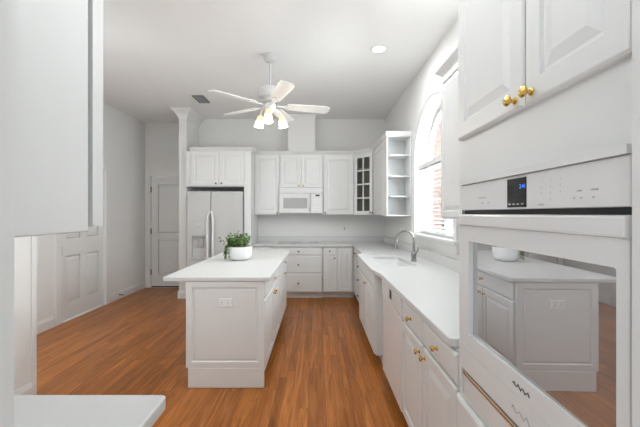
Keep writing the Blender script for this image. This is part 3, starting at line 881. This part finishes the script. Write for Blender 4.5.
mb.bm.faces.new(R[0]); mb.bm.faces.new(R[-1])
t.part('basin', mb, 'pot')
t.part('drain', MB().lathe([(0.045, 0.7125), (0.045, 0.716), (0.03, 0.716)], ID, 20, (0.83, 3.66)), 'nickel', None, True)
# tap
t = Thing('faucet', 'brushed nickel gooseneck faucet on the counter below the window', 'faucet', (1.055, 3.60, 0.9145))
fx, fy = 1.055, 3.60
t.part('base', MB().lathe([(0.032, 0.9145), (0.032, 0.922), (0.024, 0.928), (0.026, 0.95), (0.029, 0.99), (0.027, 1.01), (0.020, 1.02), (0.017, 1.03)], ID, 18, (fx, fy)), 'nickel', None, True)
pts = [(fx, fy, 1.03), (fx, fy, 1.10)]
rr = 0.098
for i in range(0, 13):
    a = PI * i / 12 * 0.98
    pts.append((fx - rr + rr * math.cos(a), fy + 0.004 * i / 12, 1.150 + rr * math.sin(a)))
pts.append((fx - 2 * rr + 0.001, fy, 1.13))
t.part('spout', MB().tube(pts, 0.0125, 12), 'nickel', None, True)
hx = fx - 2 * rr
t.part('spray_head', MB().lathe([(0.014, 1.145), (0.018, 1.135), (0.019, 1.10), (0.024, 1.07), (0.024, 1.058), (0.019, 1.052)], ID, 16, (hx, fy)), 'nickel', None, True)
t.part('handle', MB().tube([(fx, fy - 0.02, 1.0), (fx + 0.005, fy - 0.05, 1.005), (fx + 0.02, fy - 0.075, 1.035), (fx + 0.03, fy - 0.09, 1.085)], [0.012, 0.011, 0.008, 0.007], 8), 'nickel', None, True)
# cooktop
t = Thing('cooktop', 'pale grey glass cooktop on the back counter below the microwave', 'cooktop', (-0.30, 5.82, 0.9145))
t.part('glass_top', MB().rbox(lambda u, v, w_: Vector((u, v, w_)), -0.685, 0.075, 5.58, 6.05, 0.9145, 0.922, 0.003), 'cookglass')
for i in range(4):
    t.part('control_knob', MB().lathe([(0.015, 0.9225), (0.015, 0.940), (0.011, 0.943)], ID, 14, (0.04, 5.63 + 0.10 * i)), 'app', None, True)
for cx, cy, r in ((-0.52, 5.70, 0.09), (-0.52, 5.92, 0.075), (-0.20, 5.70, 0.075), (-0.20, 5.92, 0.09)):
    t.part('burner_ring', MB().lathe([(r, 0.9222), (r, 0.9228), (r - 0.006, 0.9228)], ID, 28, (cx, cy)), 'appgrey')

# outlets on the back wall
def outlet(T, u, v, label, horiz=False):
    wd, hg = (0.115, 0.07) if horiz else (0.07, 0.115)
    p = T(u, v - hg / 2, 0)
    t = Thing('electrical_outlet', label, 'outlet', p)
    t.part('cover_plate', MB().rbox(T, u - wd / 2, u + wd / 2, v - hg / 2, v + hg / 2, 0.0005, 0.006, 0.003), 'plate')
    for s in (-1, 1):
        cu_, cv_ = (u + s * 0.024, v) if horiz else (u, v + s * 0.024)
        r = t.part('socket', MB().lathe([(0.016, 0.0062), (0.016, 0.008), (0.014, 0.0085)], T, 16, (cu_, cv_)), 'plate')
        sl = MB()
        if horiz:
            sl.fbox(T, cu_ - 0.006, cu_ + 0.006, cv_ - 0.008, cv_ - 0.005, 0.0086, 0.009).fbox(T, cu_ - 0.006, cu_ + 0.006, cv_ + 0.005, cv_ + 0.008, 0.0086, 0.009)
        else:
            sl.fbox(T, cu_ - 0.008, cu_ - 0.005, cv_ - 0.006, cv_ + 0.006, 0.0086, 0.009).fbox(T, cu_ + 0.005, cu_ + 0.008, cv_ - 0.006, cv_ + 0.006, 0.0086, 0.009)
        t.part('slot', sl, 'greymark', r)
    return t
t = Thing('light_switch', 'white wall switch with dark toggle under the wide upper cabinet', 'light switch', (0.51, YB - 0.0005, 1.095))
TSW = FS(YB - 0.0005)
t.part('cover_plate', MB().rbox(TSW, 0.475, 0.545, 1.095, 1.205, 0.0005, 0.006, 0.003), 'wall')
t.part('toggle', MB().rbox(TSW, 0.502, 0.516, 1.135, 1.175, 0.0062, 0.016, 0.003), 'pewter')

# ------------------------------------------------------------------ oven tower
OX = 0.572
TT = FW(OX)
Y0, Y1 = 0.563, 1.327
D0 = XR - 0.004 - OX
body = MB().fbox(TT, Y0, Y1, 0.10, 0.735, -D0, 0).fbox(TT, Y0, Y1, 1.56, 2.475, -D0, 0) \
    .fbox(TT, Y0, Y0 + 0.03, 0.7355, 1.5595, -D0, 0).fbox(TT, Y1 - 0.03, Y1, 0.7355, 1.5595, -D0, 0).fbox(TT, Y0 + 0.0305, Y1 - 0.0305, 0.7355, 1.5595, -D0, -D0 + 0.01)
cabinet('oven_cabinet', 'tall white cabinet tower around the wall oven', 'cabinet', TT, Y0, Y1, 0.10, 2.475, D0,
        [('door', 0.886, 1.300, 1.722, 2.455, (0.918, 1.748)), ('door', 0.578, 0.878, 1.722, 2.455, (0.848, 1.748)),
         ('drawer', 0.600, 1.316, 0.43, 0.722), ('drawer', 0.600, 1.316, 0.112, 0.42)], toe=True, body=body,
        crown=[(OX, Y0), (OX, Y1), (0.90, Y1)], side=-1)
# lip mouldings above the oven and under the doors
t = Thing('wall_oven', 'white built-in wall oven with mirrored glass door in the tower', 'oven', (0.85, 0.96, 0.74))
OY0, OY1 = 0.580, 1.262
TO = FW(0.5715)
t.part('housing', MB().fbox(TO, OY0 + 0.025, OY1 - 0.0, 0.765, 1.54, -0.55, -0.004), 'app')
t.part('trim_frame', MB().fbox(TO, OY0, OY1 + 0.0, 1.541, 1.558, 0.0005, 0.028).fbox(TO, OY1 + 0.0005, OY1 + 0.022, 0.765, 1.558, 0.0005, 0.016).fbox(TO, OY0 - 0.012, OY0 - 0.0005, 0.765, 1.558, 0.0005, 0.016), 'app')
cp = t.part('control_panel', MB().rbox(TO, OY0, OY1, 1.447, 1.540, 0.0005, 0.020, 0.003), 'app')
# display window
TP = lambda u, v, w_: TO(-u, v, w_)       # text runs left to right as seen from the room
dsp = t.part('display', MB().fbox(TO, 0.868, 0.955, 1.452, 1.532, 0.0202, 0.0212), 'display', cp)
t.part('display_digits', MB().text('2:41', 0.016, TP, -0.884, 1.508, 0.0215), 'blue', dsp)
mb = MB()
for i in range(4):
    mb.fbox(TO, 0.879 + i * 0.019, 0.890 + i * 0.019, 1.459, 1.463, 0.0214, 0.0218)
t.part('display_marks', mb, 'print', dsp)
mb = MB()
keys = ['123', '456', '789', ' 0 ']
for r in range(4):
    for c in range(3):
        ch = keys[r][c]
        if ch != ' ':
            mb.text(ch, 0.0085, TP, -(0.811 - c * 0.032), 1.514 - r * 0.015, 0.0206)
t.part('keypad_digits', mb, 'print', cp)
mb = MB()
for u, v, wd in ((1.10, 1.487, 0.05), (1.06, 1.470, 0.012), (1.10, 1.470, 0.012), (0.693, 1.483, 0.012), (0.655, 1.483, 0.018), (0.707, 1.468, 0.005), (0.689, 1.468, 0.005), (0.658, 1.468, 0.006), (0.812, 1.457, 0.02)):
    mb.fbox(TO, u - wd / 2, u + wd / 2, v - 0.0018, v + 0.0018, 0.0204, 0.0207)
t.part('button_marks', mb, 'print', cp)
t.part('vent_slot', MB().fbox(TO, OY0, OY1, 1.4325, 1.4465, 0.0005, 0.006), 'dark')
od = MB().plate([(OY0, 0.935), (OY1, 0.935), (OY1, 1.390), (OY0, 1.390)], [rrect(0.606, 1.196, 0.993, 1.335, 0.006, 3)], 0.0005, 0.022, TO)
dr = t.part('door', od, 'app')
t.part('door_glass', MB().prism([(0.601, 0.012), (1.201, 0.001), (1.201, 0.006), (0.601, 0.017)], 0.988, 1.340, lambda a, b, c: TO(a, c, b)), 'ovenglass', dr)
t.part('handle', MB().rbox(TO, OY0, OY1, 1.3905, 1.432, 0.0005, 0.030, 0.006), 'app', dr)
t.part('badge', MB().tube([TO(0.925 - 0.006 * i, 0.962 + 0.006 * math.sin(i * 1.9), 0.0228) for i in range(13)], 0.0016, 5), 'badge', dr)
lp = t.part('lower_panel', MB().rbox(TO, OY0, OY1, 0.848, 0.933, 0.0005, 0.019, 0.004), 'app')
t.part('badge', MB().tube([TO(0.935 - 0.006 * i, 0.888 + 0.009 * math.sin(i * 1.3) * (1 if i % 2 else 0.6), 0.0196) for i in range(15)], 0.0014, 5), 'print', lp)
t.part('bottom_trim', MB().rbox(TO, OY0, OY1, 0.822, 0.840, 0.0005, 0.016, 0.005), 'chrome')
t.part('bottom_panel', MB().rbox(TO, OY0, OY1, 0.745, 0.819, 0.0005, 0.010, 0.003), 'app')

# ------------------------------------------------------------------ island
IX0, IX1, IY0, IY1 = -1.062, -0.455, 2.732, 4.74
TE = FE(IX1)
t = Thing('kitchen_island', 'white kitchen island cabinet with brass knobs', 'island', ((IX0 + IX1) / 2, (IY0 + IY1) / 2, 0))
t.part('carcass', MB().box(IX0 + 0.03, IX1, IY0 + 0.001, IY1, 0.10, 0.8755), 'cab')
t.part('toe_kick', MB().box(IX0 + 0.035, IX1 - 0.07, IY0 + 0.02, IY1 - 0.02, 0, 0.0995), 'cab')
TI = FS(IY0)
mb = MB().panel(TI, IX0 - 0.016, IX1 + 0.02, 0.165, 0.8755, [(0, 0), (0, 0.018), (0.002, 0.02), (0.048, 0.02), (0.054, 0.011), (0.060, 0.010), (0.075, 0.0155)])
t.part('end_panel', mb, 'cab')
t.part('plinth', MB().rbox(TI, IX0, IX1 + 0.02, 0.0, 0.164, -0.0005, 0.021, 0.006), 'cab')
t.part('back_panel', MB().box(IX0, IX0 + 0.0295, IY0 + 0.001, IY1, 0.0, 0.8755), 'cab')
fr = [('drawer', 2.775, 3.855, 0.712, 0.862, [(3.315, 0.79)]), ('door', 2.775, 3.308, 0.112, 0.70, [(3.268, 0.65)]), ('door', 3.322, 3.855, 0.112, 0.70, [(3.362, 0.65)]),
      ('drawer', 3.875, 4.725, 0.712, 0.862, [(4.36, 0.79)]), ('door', 3.875, 4.296, 0.112, 0.70, []), ('door', 4.304, 4.725, 0.112, 0.70, [(4.345, 0.65)])]
for kind, a, b, c, d, ks in fr:
    f = t.part('door' if kind == 'door' else 'drawer_front', front_mesh(TE, a, b, c, d, kind), 'cab')
    for u, v in ks:
        t.part('knob', knob_mesh(TE, u, v, T_DOOR), 'brass', f, True)
def irect(x0, x1, y0, y1, r, n=5): return rrect(x0, x1, y0, y1, r, n)
solo('island_countertop', slab_mesh(irect(-1.268, -0.388, 2.703, 4.785, 0.02), [], 0.8765, 0.914, 0.008), 'counter', 'white overhanging countertop on the kitchen island', 'countertop', (-0.83, 3.735, 0.8765))
outlet(FS(IY0 - 0.0155), -0.755, 0.70, 'white outlet on the island end panel', True)

# potted plant
t = Thing('potted_plant', 'leafy green plant in white bowl on the island countertop', 'plant', (-0.862, 3.70, 0.9145))
px, py = -0.862, 3.70
t.part('bowl', MB().lathe([(0.075, 0.9145), (0.079, 0.920), (0.110, 0.930), (0.128, 0.955), (0.134, 1.00), (0.134, 1.060), (0.132, 1.068), (0.125, 1.068), (0.122, 1.04), (0.10, 1.03)], ID, 36, (px, py)), 'pot', None, True)
t.part('soil', MB().lathe([(0.120, 1.036), (0.120, 1.050), (0.06, 1.058)], ID, 24, (px, py)), 'soil')
mb = MB(); sm = MB()
for i in range(84):
    a = random.uniform(0, 2 * PI); r0 = random.uniform(0.0, 0.065)
    lean = random.uniform(0.05, 0.85)
    b0 = Vector((px - 0.032 + r0 * math.cos(a), py + r0 * math.sin(a), 1.045))
    L = random.uniform(0.08, 0.175)
    side = Vector((math.cos(a), math.sin(a), 0))
    b1 = b0 + side * L * lean * 0.9 + Vector((0, 0, L * (1.12 - 0.6 * lean)))
    sm.tube([b0, (b0 + b1) / 2 + Vector((0, 0, 0.01)), b1], 0.0014, 5)
    for k in range(9):
        f = random.uniform(0.35, 1.05)
        c = b0.lerp(b1, f) + Vector((random.uniform(-0.012, 0.012), random.uniform(-0.012, 0.012), random.uniform(-0.01, 0.012)))
        d = (side * random.uniform(0.2, 1) + Vector((random.uniform(-0.8, 0.8), random.uniform(-0.8, 0.8), random.uniform(-0.5, 0.6)))).normalized()
        leaf(mb, c, d, random.uniform(0.024, 0.043), 0.8)
for i in range(16):      # trailing strands over the left rim
    a = PI + random.uniform(-0.1, 1.15)
    e = Vector((math.cos(a), math.sin(a), 0))
    p0 = Vector((px, py, 1.06)) + e * 0.10
    p1 = Vector((px, py, 1.08)) + e * 0.142
    p2 = Vector((px, py, random.uniform(0.935, 1.0))) + e * (0.146 + random.uniform(0, 0.02))
    sm.tube([p0, p1, p1.lerp(p2, 0.5) + e * 0.004, p2], 0.0014, 5)
    for k in range(7):
        c = p1.lerp(p2, k / 6)
        d = (e * random.uniform(0.2, 1) + Vector((random.uniform(-0.6, 0.6), random.uniform(-0.6, 0.6), random.uniform(-0.4, 0.3)))).normalized()
        leaf(mb, c + e * 0.003, d, random.uniform(0.016, 0.028), 0.7)
t.part('foliage', mb, 'leaf', recalc=False)
t.part('stems', sm, 'stem')

# ------------------------------------------------------------------ near left cabinets
TL = FE(-0.722)
cabinet('wall_cabinet', 'white upper cabinet in the left foreground with a wide plain door', 'cabinet', TL, 0.575, 1.010, 1.394, 2.475, 0.308, [], bodym='cab')
t_up = [o for o in COL.objects if o.name.startswith('wall_cabinet')][-1]
org = t_up.location
o = MB().rbox(TL, 0.58, 1.012, 1.379, 2.455, 0.0005, 0.022, 0.004).build('door', 'cab', t_up, org)
MB().box(-1.03, -0.80, 1.0105, 1.034, 1.38, 2.47).build('recess_strip', 'cab', t_up, org)
MB().box(-1.03, -0.703, 1.0345, 1.085, 1.394, 2.475).build('end_panel', 'cab', t_up, org)
TB = FE(-0.475)
cabinet('base_cabinet', 'white base cabinet in the left foreground', 'cabinet', TB, 0.575, 0.930, ZB0, ZB1, 0.55,
        [('drawer', 0.585, 0.915, 0.735, 0.862, (0.75, 0.80)), ('door', 0.585, 0.915, 0.112, 0.722)], toe=True)
solo('near_countertop', slab_mesh([(-1.03, 0.573), (-0.43, 0.573), (-0.43, 0.935), (-0.4345, 0.947), (-0.447, 0.952), (-1.03, 0.952)], [], 0.8765, 0.914, 0.006), 'counter', 'white countertop corner in the left foreground', 'countertop', (-0.73, 0.76, 0.8765))

# ------------------------------------------------------------------ ceiling fan
FXC, FYC = -0.520, 3.66
t = Thing('ceiling_fan', 'white five-blade ceiling fan with three lit glass shades', 'ceiling fan', (FXC, FYC, CEIL - 0.001))
C2 = (FXC, FYC)
t.part('canopy', MB().lathe([(0.066, CEIL - 0.001), (0.068, CEIL - 0.02), (0.062, CEIL - 0.055), (0.04, CEIL - 0.075), (0.018, CEIL - 0.082)], ID, 24, C2), 'motor', None, True)
t.part('downrod', MB().lathe([(0.011, CEIL - 0.083), (0.011, 2.835)], ID, 12, C2), 'appgrey', None, True)
t.part('motor_housing', MB().lathe([(0.03, 2.85), (0.045, 2.825), (0.112, 2.818), (0.126, 2.80), (0.126, 2.73), (0.114, 2.715), (0.085, 2.705), (0.085, 2.695)], ID, 32, C2), 'motor', None, True)
t.part('flywheel', MB().lathe([(0.08, 2.694), (0.085, 2.68), (0.085, 2.665), (0.06, 2.655)], ID, 24, C2), 'appgrey', None, True)
t.part('light_kit', MB().lathe([(0.05, 2.654), (0.062, 2.64), (0.066, 2.60), (0.055, 2.575), (0.03, 2.55), (0.012, 2.53)], ID, 24, C2), 'fan', None, True)
for k in range(5):
    a = math.radians((16, 76, 148, 220, 292)[k])
    Rz = Matrix.Rotation(a, 3, 'Z')
    pitch = Matrix.Rotation(math.radians(-12), 3, 'X')
    cen = Vector((FXC, FYC, 2.635))
    def TBk(u, v, w_, Rz=Rz, pitch=pitch, cen=cen):
        return cen + Rz @ (pitch @ Vector((u, v, w_)))
    out = []
    for u, hw in ((0.19, 0.050), (0.24, 0.060), (0.60, 0.076), (0.66, 0.070), (0.68, 0.052)):
        out.append((u, hw))
    loop = [(u, -h) for u, h in out] + [(u, h) for u, h in reversed(out)]
    b = t.part('blade', MB().prism(loop, -0.004, 0.004, TBk), 'fan')
    br = MB().prism([(0.075, -0.018), (0.15, -0.014), (0.20, -0.035), (0.27, -0.03), (0.285, 0.0), (0.27, 0.03), (0.20, 0.035), (0.15, 0.014), (0.075, 0.018)], -0.013, -0.0045, TBk)
    t.part('blade_bracket', br, 'fan', b)
for k, deg in enumerate((-90, 30, 150)):
    a = math.radians(deg)
    dx, dy = math.cos(a), math.sin(a)
    ex, ey = FXC + dx * 0.135, FYC + dy * 0.135
    arm = t.part('lamp_arm', MB().tube([(FXC + dx * 0.055, FYC + dy * 0.055, 2.59), (FXC + dx * 0.09, FYC + dy * 0.09, 2.60), (FXC + dx * 0.12, FYC + dy * 0.12, 2.585), (ex, ey, 2.545)], 0.008, 8), 'fan', None, True)
    tl = Matrix.Rotation(math.radians(12), 3, Vector((-dy, dx, 0)))
    def TSh(u, v, w_, c=Vector((ex, ey, 2.540)), tl=tl):
        return c + tl.inverted() @ Vector((u, v, w_))
    t.part('fitter', MB().lathe([(0.020, 0.0), (0.028, -0.004), (0.035, -0.030), (0.040, -0.060)], TSh, 16), 'amber', arm, True)
    t.part('lamp_shade', MB().shell([(0.0405, -0.058), (0.045, -0.09), (0.051, -0.125), (0.053, -0.132), (0.049, -0.126), (0.041, -0.09), (0.036, -0.060)], TSh, 20), 'shade', arm, True)
    t.part('bulb', MB().lathe([(0.010, -0.046), (0.016, -0.065), (0.024, -0.09), (0.020, -0.11), (0.008, -0.118)], TSh, 14), 'lamp', arm, True)
    pl = bpy.data.lights.new('fan_bulb_lamp', 'POINT')
    pl.energy = 3.8; pl.color = (1.0, 0.9, 0.75); pl.shadow_soft_size = 0.05
    po = bpy.data.objects.new('fan_bulb_lamp', pl); po.location = TSh(0, 0, -0.165); COL.objects.link(po)
t.part('pull_chain', MB().tube([(FXC + 0.03, FYC - 0.04, 2.56), (FXC + 0.032, FYC - 0.045, 2.40)], 0.0015, 5), 'brass')

# recessed lamps (one in view, the rest added for fill) and vent
for i, (x, y) in enumerate(CANS):
    labs = ['round recessed ceiling light nearest the arched window', 'added unseen ceiling light above the near right counter', 'added unseen ceiling light in front of the island', 'added unseen ceiling light by the near left wall', 'added unseen ceiling light just inside the doorway']
    t = Thing('recessed_light', labs[i], 'ceiling light', (x, y, CEIL - 0.002))
    t.part('trim_ring', MB().shell([(0.066, CEIL - 0.0005), (0.070, CEIL - 0.007), (0.090, CEIL - 0.005), (0.093, CEIL - 0.0005)], ID, 28, (x, y)), 'fan', None, True)
    t.part('lens', MB().lathe([(0.066, CEIL - 0.0012), (0.066, CEIL - 0.003), (0.02, CEIL - 0.004)], ID, 24, (x, y)), 'lamp')
t = Thing('ceiling_vent', 'dark grey slatted air vent in the ceiling', 'vent', (-1.775, 5.06, CEIL - 0.001))
t.part('frame', MB().plate([(-1.86, 4.90), (-1.69, 4.90), (-1.69, 5.22), (-1.86, 5.22)], [[(-1.848, 4.912), (-1.702, 4.912), (-1.702, 5.208), (-1.848, 5.208)]], CEIL - 0.01, CEIL - 0.0005), 'ventgrey')
mb = MB()
for i in range(12):
    y = 4.922 + i * 0.025
    mb.box(-1.848, -1.702, y, y + 0.010, CEIL - 0.009, CEIL - 0.004)
t.part('louvres', mb, 'greymark')
t.part('backing', MB().box(-1.848, -1.702, 4.912, 5.208, CEIL - 0.003, CEIL - 0.0006), 'gap')

# look-alikes carry one group each
for o in COL.objects:
    if o.parent or 'label' not in o:
        continue
    k = o.name.split('.')[0]
    lab = o['label']
    if k == 'recessed_light':
        o['group'] = 'recessed ceiling lights'
    elif k == 'wall_cabinet':
        o['group'] = 'white upper cabinets'
    elif k == 'base_cabinet':
        o['group'] = 'white base cabinets'
    elif k == 'shrub':
        o['group'] = 'shrubs outside the window'
    elif k == 'filler_panel':
        o['group'] = 'white filler panels beside the sink cabinet'
